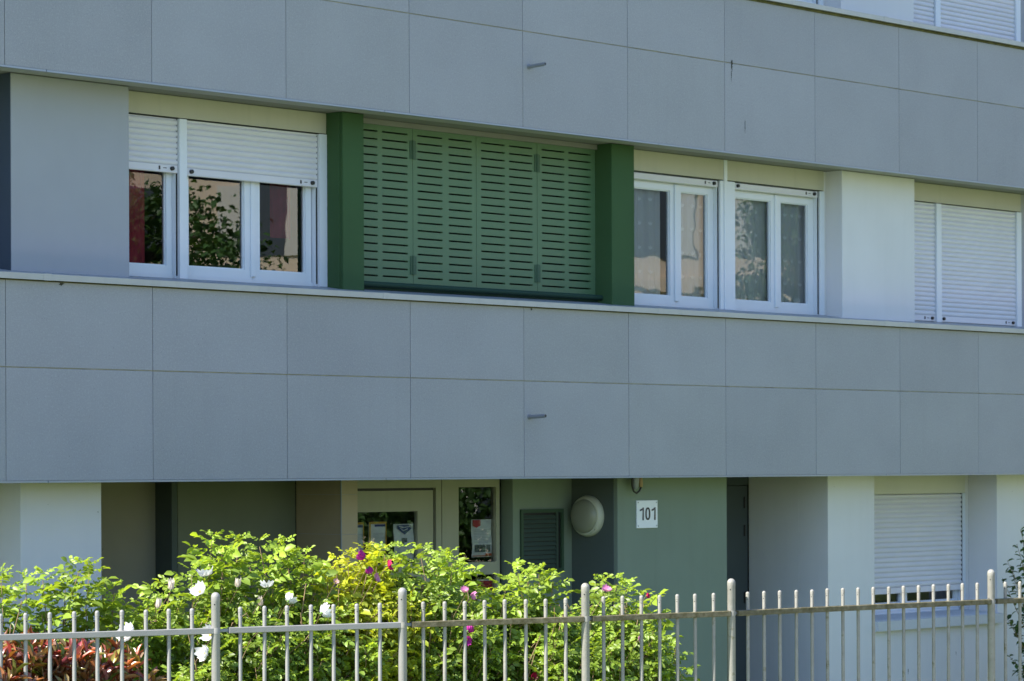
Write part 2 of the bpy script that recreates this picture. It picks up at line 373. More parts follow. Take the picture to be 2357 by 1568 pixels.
def window_B(z):
    zb = z + 1.398; zl = z + 2.495; zt = z + FLOOR - .001
    one('shutter_guide', M_PVC, B, (7.6385, 7.6545, .4605, .56, zb, zl - .0065), (9.0035, 9.0215, .4605, .56, zb, zl - .0065))
    box_lintel(6.30, 7.70, zl, zt); box_lintel(7.745, 9.075, zl, zt)
    for q in ((7.7015, 7.7435, .424, .60, zb, zt), (7.655, 7.70, .43, .60, zb, zl - .007), (7.745, 7.85, .43, .60, zb, zl - .007), (9.022, 9.08, .43, .60, zb, zl - .007)):
        mb = MB(); mb.cbox(*q, .003); mb.build('window_post', M_PVC, B)
    one('dark_track', M_DARK, B, (7.648, 7.6545, .452, .460, zb + .01, zl - .007), (9.015, 9.0215, .452, .460, zb + .01, zl - .007))
    for (a, b) in ((6.46, 7.638), (7.852, 9.003)):
        r = MB(); r.box(a, b, .49, .56, zb, zb + .024); fr = r.build('window', M_PVC, B); mid = (a + b) / 2 + .02
        if a > 7: mid = 8.478
        else: mid = 7.150
        top = zl - .072
        sash(fr, a, mid - .001, zb + .025, top, M_GLASS2, wl=.07, wr=.068, wb=.068, wt=.055)
        sash(fr, mid + .001, b, zb + .025, top, M_GLASS2, wl=.068, wr=.075, wb=.068, wt=.055)
        c = MB(); c.cbox(mid - .022, mid + .022, .480, .4945, zb + .05, top, .004); c.build('meeting_strip', M_PVC, fr)
        r = MB(); r.box(a, b, .50, .56, top + .001, zl - .007); r.build('head_strip', M_PVC, fr)
        roller(fr, a + .0, b, zl - .0085, zl - .066, y=.452)
def window_C(z, zbot=None):
    zb = z + 1.398; zl = z + 2.497; zt = z + FLOOR - .001
    box_lintel(10.22, 12.136, zl, zt)
    one('window_post', M_PVC, B, (10.756, 10.831, .425, .56, zb, zl - .0065), (12.063, 12.136, .425, .60, zb, zl - .0065))
    one('dark_track', M_DARK, B, (10.748, 10.7555, .46, .5, zb, zl - .007), (12.056, 12.0625, .46, .5, zb, zl - .007))
    fr = one('window', M_PVC, B, (10.22, 10.747, .49, .56, zb, zb + .028)); sash(fr, 10.22, 10.74, zb + .029, zl, M_GLASS)
    roller(fr, 10.22, 10.752, zl - .007, zb + .003, pitch=.0425, knob=(False, True))
    fr = one('window', M_PVC, B, (10.832, 12.055, .49, .56, zb, zb + .028)); sash(fr, 10.84, 12.05, zb + .029, zl, M_GLASS); roller(fr, 10.834, 12.06, zl - .007, zb + .003, pitch=.0425)

def pillar(x0, x1, y0, z0, z1, mt, name='pillar', y1=.60):
    mb = MB(); mb.cbox(x0, x1, y0, y1, z0, z1, .004); return mb.build(name, mt, B)
for z in (2.5, 2.5 + FLOOR):
    zb = z + 1.37; zt = z + FLOOR - .0005
    pillar(.243, 1.219, .27, zb, zt, M_REND)
    one('left_face_sheet', mat('dark_blue_sheet', (.045, .065, .095), .6), B, (.2395, .2425, .273, .60, zb, zt))  # thin dark blue sheet over the pillar's left face
    pillar(9.126, 10.199, .27, zb, zt, M_WREND)
    pillar(3.124 + .06, 3.395, .27, zb, zt, M_GREEN); pillar(6.107, 6.38, .27, zb, zt, M_GREEN)
    pillar(12.50, 13.5, .27, zb, zt, M_REND)
    one('jamb_wall', M_WREND, B, (9.0825, 9.125, .45, .6, zb, zt)); one('jamb_wall', M_GREEN, B, (3.172, 3.1835, .30, .6, zb, zt))
    one('jamb_wall', M_REND, B, (12.1375, 12.4995, .44, .6, zb, zt)); one('recess_wall', M_REND, B, (XL, .2425, .42, .6, zb, zt)); one('recess_wall', M_REND, B, (13.501, XR, .42, .6, zb, zt))
    window_A(z); window_B(z); window_C(z)
# green folding shutters of the loggia, with their hand rail
ztop, zbot = 5.165, 3.957
for i, (a, b) in enumerate(((3.386, 4.063), (4.067, 4.743), (4.747, 5.425), (5.429, 6.106))):
    wd = b - a
    xs = [a, a + .052, a + .052 + .262, b - .052 - .262, b - .052, b]
    if i in (1,): xs = [a, a + .048, a + .312, a + .380, b - .046, b]
    zs = [zbot]; z = zbot + .042
    while z < ztop - .0135: zs += [z, z + .0125]; z += .0598
    zs.append(ztop)
    mb = MB(); mb.plate(xs, zs, lambda p, q: p in (1, 3) and q % 2 == 1, .450, .478)
    lf = mb.build('shutter_leaf', M_SHUT, B)
    if i in (0, 2):
        for zz in (4.03, 4.90):
            h = MB(); h.lathe((b + .001, .444, zz), (0, 0, 1), [(0, .011), (.065, .011), (.066, .013), (.072, .013), (.073, .011), (.14, .011)], 10)
            h.box(b - .030, b - .002, .445, .4495, zz, zz + .138); h.box(b + .004, b + .032, .445, .4495, zz, zz + .138)
            h.build('hinge', mat('hinge_green', (.045, .10, .055), .6), lf)
    e = MB(); e.box(b + .0003, b + .0037, .455, .470, zbot, ztop); e.build('leaf_gap', M_DARK, lf)
mb = MB(); mb.tube([(3.39, .385, 3.935), (6.13, .385, 3.935)], .020, 12); mb.build('handrail', M_DKGREEN, B, smooth=True)
one('lower_track', M_DKGREEN, B, (3.396, 6.106, .425, .49, 3.899, 3.954))
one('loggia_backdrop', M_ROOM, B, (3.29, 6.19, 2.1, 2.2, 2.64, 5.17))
one('ceiling_track', M_SOFF, B, (3.396, 6.106, .425, .448, 5.128, 5.1660))

# overflow spouts and stains on the bands
for (x, z) in ((4.867, 5.63), (4.857, 2.957)):
    mb = MB(); mb.lathe((x, .03, z), (0, -1, .03), [(0, .022), (.035, .022), (.0351, .0145), (.20, .0145), (.2001, .0105)], 16); mb.k = 1
    mb.lathe((x, -.1703, z + .006), (0, -1, .03), [(0, .0100), (.0006, .0100)], 14); mb.build('drain_spout', [M_PIPE, M_BLK], B, smooth=False)
def blotch(x, z, hgt, wd, seed, name='stain', y=-.0025):
    r = random.Random(seed); mb = MB(); n = 9; L_, R_ = [], []
    for i in range(n + 1):
        t = i / n; ww = wd * (math.sin(math.pi * min(1, t * 1.1 + .05)) * .6 + .4) * (1 - .7 * t) * r.uniform(.5, 1.2)
        c = x + r.uniform(-.15, .15) * wd; zz = z - hgt * t; L_.append((c - ww / 2, y, zz)); R_.append((c + ww / 2, y, zz))
    for i in range(n): mb.face([L_[i + 1], R_[i + 1], R_[i], L_[i]])
    return mb.build(name, M_STAIN, B)
blotch(7.29, 5.925, .10, .030, 1); blotch(7.283, 5.83, .09, .010, 2); blotch(7.458, 5.44, .11, .011, 3); blotch(.44, 3.788, .02, .05, 5); blotch(4.88, 3.788, .018, .035, 6)

# ------------------------------------------------------------------ ground floor walls
Z0, Z1 = 0.0, 2.4995
def wall(name, mt, x0, x1, y0, y1, z0=Z0, z1=Z1):
    mb = MB(); mb.cbox(x0, x1, y0, y1, z0, z1, .003); return mb.build(name, mt, B)
wall('pillar', M_WREND, .33, .995, .30, .62)
wall('wall', M_WREND, XL, .3295, .53, .8)
wall('wall', M_BEIGE, .33, 2.347, 1.40, 1.6)
wall('wall', M_SLATE, 2.3475, 2.40, 1.215, 1.6)
wall('wall', mat('olive_render', (0.149, 0.165, 0.116), .85, mottle=.08), 2.4005, 3.55, 1.21, 1.6)
wall('partition', M_ROOM, .90, .99, .63, 1.39)
# tiled pier
mb = MB(); zz = 2.374 - .298 * 7; y0, y1 = .70, 1.209; xa, xb = 3.551, 3.718
tz = [2.4995, 2.374]
while tz[-1] > .35: tz.append(tz[-1] - .298)
tz.append(0)
for a, b in zip(tz[1:], tz[:-1]):
    mb.cbox(xa + .004, xb, y0, y1, a + .0015, b - .0015, .001)
mb.k = 1; mb.box(xa + .007, xb - .01, y0 + .004, y1 - .001, 0, 2.49); mb.k = 2; mb.box(xa - .002, xa + .0035, y0 - .003, y0 + .008, 0, 2.4994)
mb.build('tiled_pier', [M_TILE, M_JOINT, M_TRIM], B)
# entrance screen: fixed frame, door and side light
D = .88
mb = MB()
mb.plate([3.72, 4.72, 4.778, 4.786, 4.969, 5.392, 5.43], [0, .25, 1.722, 1.822, 2.417, 2.4995],
         lambda i, j: (i == 0 and j < 4) or (i == 2) or (i == 4 and j in (1, 3)), D, D + .06)
scr = mb.build('entrance_screen', M_DOOR, B)
one('screen_joint', M_BLK, scr, (4.7785, 4.7855, D + .008, D + .05, 0, 2.499), (3.73, 4.7195, D + .03, D + .0585, 2.3975, 2.4165), (4.7005, 4.7195, D + .03, D + .0585, 0, 2.397))
for (a, b) in ((.25, 1.722), (1.822, 2.415)): g = MB(); g.face([(4.971, D + .03, a + .002), (5.390, D + .03, a + .002), (5.390, D + .03, b - .002), (4.971, D + .03, b - .002)]); g.build('glass_pane', M_GLASSD, scr)
mb = MB(); mb.plate([3.73, 3.80, 4.53, 4.700], [.02, .25, 1.728, 1.835, 2.235, 2.397], lambda i, j: i == 1 and j in (1, 3), D + .012, D + .05)
dr = mb.build('entrance_door', M_DOOR, B)
for (a, b) in ((.25, 1.728), (1.835, 2.235)): g = MB(); g.face([(3.802, D + .034, a + .002), (4.528, D + .034, a + .002), (4.528, D + .034, b - .002), (3.802, D + .034, b - .002)]); g.build('glass_pane', M_GLASSD, dr)
mb = MB(); mb.tube([(3.95, D - .03, 1.0), (3.95, D - .03, 1.35)], .014, 10); mb.tube([(3.95, D - .03, 1.02), (3.95, D + .012, 1.02)], .01, 8); mb.tube([(3.95, D - .03, 1.33), (3.95, D + .012, 1.33)], .01, 8)
mb.build('door_handle', M_PIPE, dr)
wall('wall', M_SLATE, 5.4305, 5.4960, D + .055, D + .12)
# grille wall and the slate cheek of the sage pillar
wall('wall', M_SGREEN, 5.4965, 6.190, .795, .93)
wall('wall', M_ROOM, 3.56, 5.49, 3.4, 3.5); wall('partition', M_ROOM, 3.60, 3.7, 1.215, 3.39)
wall('partition', M_ROOM, 5.60, 5.7, .94, 3.39)
mb = MB(); mb.cbox(6.1955, 7.569, .30, .34, Z0, Z1, .004); mb.build('pillar', M_SGREEN, B)
wall('wall', M_SLATE, 6.1915, 6.30, .3405, .92); wall('wall', M_SLATE, 7.45, 7.5685, .3405, 1.18)
mb = MB(); mb.frame(5.575, 6.075, 1.725, 2.235, .028, .778, .80)
gr = mb.build('ventilation_grille', mat('grille_green', (0.032, 0.068, 0.036), .6), B)
mb = MB(); zz = 1.765
mb.box(5.604, 6.046, .7935, .7948, 1.754, 2.206); k = MB()
while zz < 2.19:
    mb.k = 1
    q0, q1 = 5.605, 5.985
    mb.face([(q0, .7795, zz), (q1, .7795, zz), (q1, .792, zz + .026), (q0, .792, zz + .026)]); mb.face([(q0, .7795, zz), (q0, .7795, zz - .004), (q1, .7795, zz - .004), (q1, .7795, zz)])
    zz += .0360
mb.box(5.988, 6.012, .780, .793, 1.754, 2.206)
mb.build('louver', [M_BLK, mat('louver_green', (0.040, 0.064, 0.048), .6)], gr)
# service door recess, deep cheek and the right-hand wall with the niche
mb = MB(); mb.cbox(8.10, 8.936, 1.195, 1.24, 0.02, 2.40, .003); sd = mb.build('service_door', M_SDOOR, B)
for zz in (1.35, 1.95, 2.2): h = MB(); h.lathe((8.885, 1.187, zz), (0, 0, 1), [(0, .009), (.10, .009)], 8); h.build('hinge', M_BLK, sd)
wall('wall', M_SLATE, 7.57, 8.944, 1.242, 1.4, 0, Z1); wall('wall', M_SDOOR, 7.5695, 8.94, 1.19, 1.241, 2.405, Z1)
wall('wall', M_SDOOR, 7.5695, 8.0995, 1.19, 1.2415, 0, 2.40)
XB, XE = 9.617, 11.523
mb = MB(); mb.plate([8.944, XB, XE, 16.0], [0, 1.19, Z1], lambda i, j: i == 1 and j == 1, .30, .62); mb.build('wall', M_WREND, B)
wall('wall', M_WREND, 8.9445, 9.10, .6205, 1.189)
wall('wall', M_WREND, 16.001, XR, .4, .8)
c = .605
mb = MB(); mb.cbox(XB, 11.45, c, c + .2, 2.312, Z1, .003); mb.build('roller_box', mat('pale_box', (0.605, 0.605, 0.517), .6, mottle=.05), B)
one('niche_cheek', M_WREND, B, (11.4505, XE, .6215, .8, 1.19, Z1))
mb = MB(); mb.box(XB, 11.42, c + .05, c + .12, 1.192, 1.235); nf = mb.build('window', M_PVC, B)
sash(nf, XB + .01, 10.55, 1.236, 2.31, M_GLASSD, y=c + .06, wb=.075); sash(nf, 10.552, 11.41, 1.236, 2.31, M_GLASSD, y=c + .06, wb=.075)
roller(nf, XB + .005, 11.412, 2.311, 1.40, y=c + .02, pitch=.0455, knob=(False, False))
one('shutter_guide', M_PVC, nf, (11.413, 11.4495, c, c + .06, 1.235, 2.311)); one('dark_track', M_DARK, nf, (11.408, 11.4128, c + .012, c + .03, 1.235, 2.311))
mb = MB()
for (xa_, xb_) in ((9.60, 11.55),):
    mb.face([(xa_, .255, 1.185), (xb_, .255, 1.185), (xb_, .66, 1.215), (xa_, .66, 1.215)]); mb.box(xa_, xb_, .25, .29, 1.098, 1.186); mb.box(xa_ + .0, xb_, .29, .2995, 1.12, 1.18)
mb.build('window_sill', mat('sill_stone', (0.550, 0.572, 0.594), .7, mottle=.08), nf)
one('partition', M_ROOM, B, (9.2, 9.3, 1.25, 4.79, 0, 2.49), (11.9, 12, .81, 4.79, 0, 2.49), (9.3, 11.9, 3.5, 3.6, 0, 2.49))

for i, (px, py, h_, w_) in enumerate(((225, 1177, .012, .008), (110, 1160, .006, .005), (236, 1262, .02, .006), (130, 1452, .03, .02), (1920, 1120, .006, .005), (2090, 1540, .05, .012), (2200, 1500, .04, .01), (2330, 1130, .01, .006))):
    q = at(px, py, .2975); blotch(q.x, q.z, h_, w_, 30 + i, 'stain', .2975)
# ------------------------------------------------------------------ things fixed to the building
def quad(mb, x0, x1, z0, z1, y): mb.face([(x0, y, z0), (x1, y, z0), (x1, y, z1), (x0, y, z1)])
# house number
sg = thing('house_number_sign', 'white enamel plate reading 101 on the sage green pillar', 'sign', (6.545, .298, 2.19))
mb = MB(); mb.cbox(6.417, 6.672, .288, .2985, 2.075, 2.300, .002); mb.build('sign_plate', M_SIGN, sg)
mb = MB()
def d1(x, z, h):
    q = h * .13
    for (p) in ([(x + .030, z), (x + .030 + q * 1.45, z), (x + .030 + q * 1.45, z + h), (x + .036, z + h)], [(x, z + h * .70), (x + .0305, z + h * .78), (x + .0365, z + h), (x + .024, z + h * .90), (x, z + h * .83)]):
        mb.face([(a, .2862, b) for a, b in p])
def d0(x, z, h, wd):
    n = 28; st = .0185
    for i in range(n):
        t0, t1 = 2 * math.pi * i / n, 2 * math.pi * (i + 1) / n
        P = lambda t, r, s_: (x + wd / 2 + (wd / 2 - r) * (abs(math.cos(t)) ** .8) * (1 if math.cos(t) > 0 else -1), .2862, z + h / 2 + (h / 2 - s_) * (abs(math.sin(t)) ** .8) * (1 if math.sin(t) > 0 else -1))
        mb.face([P(t0, 0, 0), P(t0, st, st * .8), P(t1, st, st * .8), P(t1, 0, 0)])
hh = .103; zb_ = 2.140
d1(6.450, zb_, hh); d0(6.517, zb_, hh, .062); d1(6.595, zb_, hh)
mb.build('number_digits', M_BLK, sg)
for x in (6.432, 6.657):
    for z in (2.093, 2.283): mb = MB(); mb.lathe((x, .2878, z), (0, -1, 0), [(0, .006), (.0015, .005)], 10); mb.build('screw', M_PIPE, sg)
# bulkhead lamp on the slate cheek (wall x = 6.191, facing -x)
lc = (6.190, .605, 2.175)
lm = thing('wall_lamp', 'round unlit bulkhead lamp on the dark wall beside the sage pillar', 'wall lamp', lc)
mb = MB(); mb.lathe(lc, (-1, 0, 0), [(0, .165), (.02, .168), (.045, .160), (.058, .146), (.060, .139)], 48); mb.build('lamp_rim', M_RIM, lm, smooth=True)
mb = MB(); mb.lathe((6.131, .605, 2.175), (-1, 0, 0), [(0, .138), (.018, .134), (.034, .118), (.046, .09), (.053, .05), (.055, .005)], 48); mb.build('lamp_lens', M_LENS, lm, smooth=True)
mb = MB(); mb.lathe((6.143, .605 - .105, 2.175 - .108), (-1, 0, 0), [(0, .006), (.006, .005)], 10); mb.build('screw', M_BLK, lm)
# small fixture hanging under the band
fx = thing('motion_sensor', 'small brown sensor lamp hanging under the concrete band above the number plate', 'sensor lamp', (6.35, .2, 2.49))
mb = MB(); mb.tube([(6.285, .22, 2.499), (6.285, .22, 2.42), (6.30, .22, 2.378), (6.335, .22, 2.360), (6.370, .22, 2.378), (6.392, .22, 2.41)], .0085, 8); mb.build('cable_loop', M_BLK, fx, smooth=True)
mb = MB(); mb.lathe((6.328, .225, 2.4985), (0, 0, -1), [(0, .03), (.03, .032), (.085, .027), (.105, .012)], 16); mb.build('housing', M_PIPE, fx, smooth=True)
mb = MB(); mb.lathe((6.385, .225, 2.4985), (.1, 0, -1), [(0, .018), (.05, .02), (.085, .017), (.10, .006)], 14); mb.build('sensor_head', M_BRASS, fx, smooth=True)

# notices behind the glass of the entrance
def notice(label, x0, x1, z0, z1, kind, y=D + .055, grp='notices taped inside the entrance glass'):
    mb = MB(); W_, H_ = x1 - x0, z1 - z0
    n = 8                                                   # slightly curled sheet
    def sh(u): return y - .0 + .004 * math.sin(u * 7 + x0 * 9)
    for i in range(n):
        u0, u1 = i / n, (i + 1) / n; za, zb = z0 + H_ * u0, z0 + H_ * u1
        mb.face([(x0 + .003 * math.sin(u0 * 6), sh(u0) , za), (x1 + .003 * math.sin(u0 * 6), sh(u0), za), (x1 + .003 * math.sin(u1 * 6), sh(u1), zb), (x0 + .003 * math.sin(u1 * 6), sh(u1), zb)])
    def q(u0, u1, v0, v1, k):
        mb.k = k; quad(mb, x0 + W_ * u0, x0 + W_ * u1, z0 + H_ * v0, z0 + H_ * v1, y - .0055)
    def lines(v0, v1, n_, u0=.12, u1=.88):
        for i in range(n_):
            v = v0 + (v1 - v0) * i / n_; q(u0, u1 - rnd.uniform(0, .18), v, v + .010, 3)
    if kind == 'yellow':
        q(0, 1, .93, 1, 1); q(0, .1, 0, .93, 1); q(.94, 1, 0, .93, 1); q(0, 1, 0, .05, 1)
        mb.k = 2; quad(mb, x0 + W_ * .32, x0 + W_ * .93, z0 + H_ * .84, z0 + H_ * .915, y - .0055); lines(.3, .66, 8, .2, .9)
    if kind == 'emblem':
        mb.k = 2; yy = y - .0055; X = lambda u: x0 + W_ * u; Zf = lambda v: z0 + H_ * v
        mb.face([(X(.16), yy, Zf(.97)), (X(.16), yy, Zf(.87)), (X(.52), yy, Zf(.71)), (X(.86), yy, Zf(.87)), (X(.86), yy, Zf(.97))])
        mb.k = 0; yy -= .0008
        for (a, b, c_, d_) in ((.22, .5, .93, .9), (.3, .78, .88, .92), (.42, .66, .80, .86), (.34, .5, .84, .81)):
            mb.face([(X(a), yy, Zf(c_)), (X(b), yy, Zf(d_)), (X(b), yy, Zf(d_ + .022)), (X(a), yy, Zf(c_ + .022))])
        q(.36, .64, .50, .62, 4); q(.34, .5, .44, .50, 4); lines(.12, .4, 5)
    if kind == 'redtag':
        mb.k = 1; yy = y - .0055; X = lambda u: x0 + W_ * u; Zf = lambda v: z0 + H_ * v
        mb.face([(X(.03), yy, Zf(.99)), (X(.03), yy, Zf(.84)), (X(.22), yy, Zf(.78)), (X(.42), yy, Zf(.84)), (X(.42), yy, Zf(.99))])
        lines(.38, .76, 9, .1, .92)
        q(.12, .66, .13, .32, 4); q(.70, .90, .13, .32, 4); q(.66, .97, .03, .095, 5); q(.03, .97, .02, .045, 5)
        for i in range(6): q(.14 + .08 * i, .17 + .08 * i, .20 + .02 * (i % 3), .33 + .02 * (i % 2), 2)
    if kind == 'redhead':
        q(.05, .95, .60, .95, 1)
        for i in range(3): q(.18, .80 - .08 * i, .85 - .09 * i, .865 - .09 * i, 0)
        lines(.1, .5, 6)
    ms = [M_PAPER, M_YEL if kind == 'yellow' else M_RED, M_NAVY, M_LINE, M_GREYP, M_ORNG]
    o = mb.build('notice', ms); return tag(o, label, 'notice', grp)
def nx(px, y=D + .055): return at(px, 1230, y).x
def nz(py, px=900): return at(px, py, D + .055).z
notice('yellow edged notice half hidden behind the tiled pier', 3.86, nx(836), nz(1275), nz(1201), 'yellow')
notice('yellow edged notice with navy header, second sheet in the door glass', nx(848), nx(888), nz(1270), nz(1200.6), 'yellow')
notice('white notice with navy pointed emblem at the right of the door glass', nx(906), nx(952), nz(1292), nz(1207), 'emblem')
notice('white notice with red pennant tag in the upper side light glass', nx(1085), nx(1131.5), nz(1282.6, 1100), nz(1196, 1100), 'redtag')
notice('white notice with wide red header in the lower side light glass', nx(1097), nx(1138.5), nz(1400, 1110), nz(1334, 1110), 'redhead')

# curtains
def curtain(name, label, x0, x1, z0, z1, mt, amp, n, motifs=False, y=.575, grp=None, taper=0):
    mb = MB(); r = random.Random(int(x0 * 100))
    ph = [r.uniform(0, 6) for _ in range(4)]; N_ = n
    def Y(u): return y + amp * (math.sin(u * 38 * (x1 - x0) + ph[0]) + .5 * math.sin(u * 83 * (x1 - x0) + ph[1]) + .6 * math.sin(u * 15 + ph[2]))
    for i in range(N_):
        u0, u1 = i / N_, (i + 1) / N_
        for j in range(6):
            a, b = z0 + (z1 - z0) * j / 6, z0 + (z1 - z0) * (j + 1) / 6
            t0 = 1 - taper * (1 - j / 6) ** 2; t1 = 1 - taper * (1 - (j + 1) / 6) ** 2
            p = lambda u, z, t: (x0 + (x1 - x0) * u * t, Y(u), z)
            mb.face([p(u0, a, t0), p(u1, a, t0), p(u1, b, t1), p(u0, b, t1)])
    if motifs:
        mb.k = 1; z = z0 + .20; row = 0
        def petal(cx, cz, ang, L_, wd, yy):
            dx, dz = math.sin(ang), math.cos(ang); px_, pz_ = dz, -dx
            mb.face([(cx, yy, cz), (cx + dx * L_ * .5 + px_ * wd, yy, cz + dz * L_ * .5 + pz_ * wd), (cx + dx * L_, yy, cz + dz * L_), (cx + dx * L_ * .5 - px_ * wd, yy, cz + dz * L_ * .5 - pz_ * wd)])
        while z < z1 - .05:
            x = x0 + .05 + (row % 2) * .0
            while x < x1 - .03:
                yy = Y((x - x0) / (x1 - x0)) - .006
                for a_ in (-.75, 0, .75): petal(x, z, a_, .042, .009, yy)
                x += .115
            z += .20; row += 1
        x = x0 + .03
        while x < x1 - .02:
            yy = Y((x - x0) / (x1 - x0)) - .006
            for a_ in (-1.0, -.5, 0, .5, 1.0): petal(x, z0 + .05, a_, .062, .010, yy)
            x += .095
    o = mb.build(name, [mt, M_NETM], smooth=True); return tag(o, label, 'curtain', grp)
G_ = 'net curtains in the two casement windows'
zb = 2.5 + 1.40
curtain('net_curtain', 'net curtain behind the sash beside the green pillar', 6.50, 7.04, zb + .07, 4.99, M_NET, .010, 60, True, grp=G_)
curtain('net_curtain', 'net curtain behind the right sash of the window next to the green pillar', 7.16, 7.66, zb + .05, 4.99, M_NET, .010, 60, True, grp=G_, taper=.06)
curtain('net_curtain', 'net curtain behind the sash just right of the wide white post', 7.90, 8.42, zb + .05, 4.98, M_NET, .010, 60, True, grp=G_)
curtain('net_curtain', 'net curtain behind the sash nearest the white pillar', 8.52, 9.00, zb + .05, 4.98, M_NET, .010, 60, True, grp=G_, taper=.08)
curtain('red_curtain', 'dark red curtain behind the narrow left window', 1.30, 1.62, zb, 5.0, M_REDC, .012, 40, y=.60)
curtain('red_curtain', 'dark red curtain behind the right sash under the half lowered shutter', 2.78, 3.0, zb + .35, 5.0, M_REDC, .012, 30, y=.62)

# ------------------------------------------------------------------ leaves in bulk
TL = np.array([(0, 0, 0), (.34, .42, .05), (.36, 0, -.02), (.34, -.42, .05), (.72, .36, .03), (.74, 0, -.06), (.72, -.36, .03), (1, 0, -.12)], float)
TF = [(0, 1, 2), (0, 2, 3), (1, 4, 5, 2), (2, 5, 6, 3), (4, 7, 5), (5, 7, 6)]
def norm(a): return a / np.maximum(np.linalg.norm(a, axis=-1, keepdims=True), 1e-9)
def frames(fwd, up):
    f = norm(fwd); s = norm(np.cross(up, f)); u = np.cross(f, s); return f, s, u
def emit_leaflets(pos, fwd, up, ln, wd, tint):
    """one eight-point leaflet per row; returns verts, faces, tints"""
    f, s, u = frames(fwd, up); n = len(pos)
    V = pos[:, None, :] + ln[:, None, None] * TL[None, :, 0, None] * f[:, None, :] + wd[:, None, None] * TL[None, :, 1, None] * s[:, None, :] + ln[:, None, None] * TL[None, :, 2, None] * 1.6 * u[:, None, :]
    return V.reshape(-1, 3), np.repeat(tint, 8, axis=0), n
def build_leaves(name, V, T, n, mt, parent, smooth=True):
    off = np.array(parent['_o'] if parent is not None else (0, 0, 0)); V = V - off
    tris = np.array([t for t in TF if len(t) == 3]); quads = np.array([t for t in TF if len(t) == 4])
    base = (np.arange(n) * 8)[:, None, None]
    loops = np.concatenate([(base + tris[None]).reshape(-1), (base + quads[None]).reshape(-1)])
    nt_, nq = n * len(tris), n * len(quads)
    starts = np.concatenate([np.arange(nt_) * 3, nt_ * 3 + np.arange(nq) * 4]); totals = np.concatenate([np.full(nt_, 3), np.full(nq, 4)])
    me = bpy.data.meshes.new(name); me.vertices.add(len(V)); me.vertices.foreach_set('co', V.astype(np.float32).ravel())
    me.loops.add(len(loops)); me.loops.foreach_set('vertex_index', loops.astype(np.int32))
    me.polygons.add(len(starts)); me.polygons.foreach_set('loop_start', starts.astype(np.int32)); me.polygons.foreach_set('loop_total', totals.astype(np.int32))
    me.update(calc_edges=True); me.validate()
    at_ = me.color_attributes.new('tint', 'FLOAT_COLOR', 'POINT'); at_.data.foreach_set('color', np.concatenate([T, np.ones((len(T), 1))], 1).astype(np.float32).ravel())
    if smooth: me.polygons.foreach_set('use_smooth', [True] * len(me.polygons))
    me.materials.append(mt); o = bpy.data.objects.new(name, me); COL.objects.link(o)
    if parent is not None: o.parent = parent; o['_o'] = list(off)
    return o

def compound(pos, fwd, up, scale, tint):
    """pinnate rose leaves: 7 leaflets each"""
    f, s, u = frames(fwd, up); P, Fd, U, Ln, Wd, T = [], [], [], [], [], []
    n = len(pos)
    for (t, sd) in ((.30, 1), (.30, -1), (.56, 1), (.56, -1), (.80, 1), (.80, -1), (1.0, 0)):
        L_ = .125 * scale
        p = pos + (L_ * t)[:, None] * f + ((-.20 * t * t) * L_)[:, None] * u
        d = f * (.50 if sd else 1.0) + s * (.95 * sd) - u * (.10 + .25 * t) + nr.normal(0, .16, (n, 3))
        P.append(p); Fd.append(d); U.append(u + nr.normal(0, .28, (n, 3))); ln = scale * (.055 if sd else .060) * (.75 + .35 * t) * nr.uniform(.85, 1.15, n); Ln.append(ln); Wd.append(ln * nr.uniform(.58, .78, n)); T.append(tint * nr.uniform(.85, 1.15, (n, 1)))
    return [np.concatenate(a) for a in (P, Fd, U, Ln, Wd, T)]

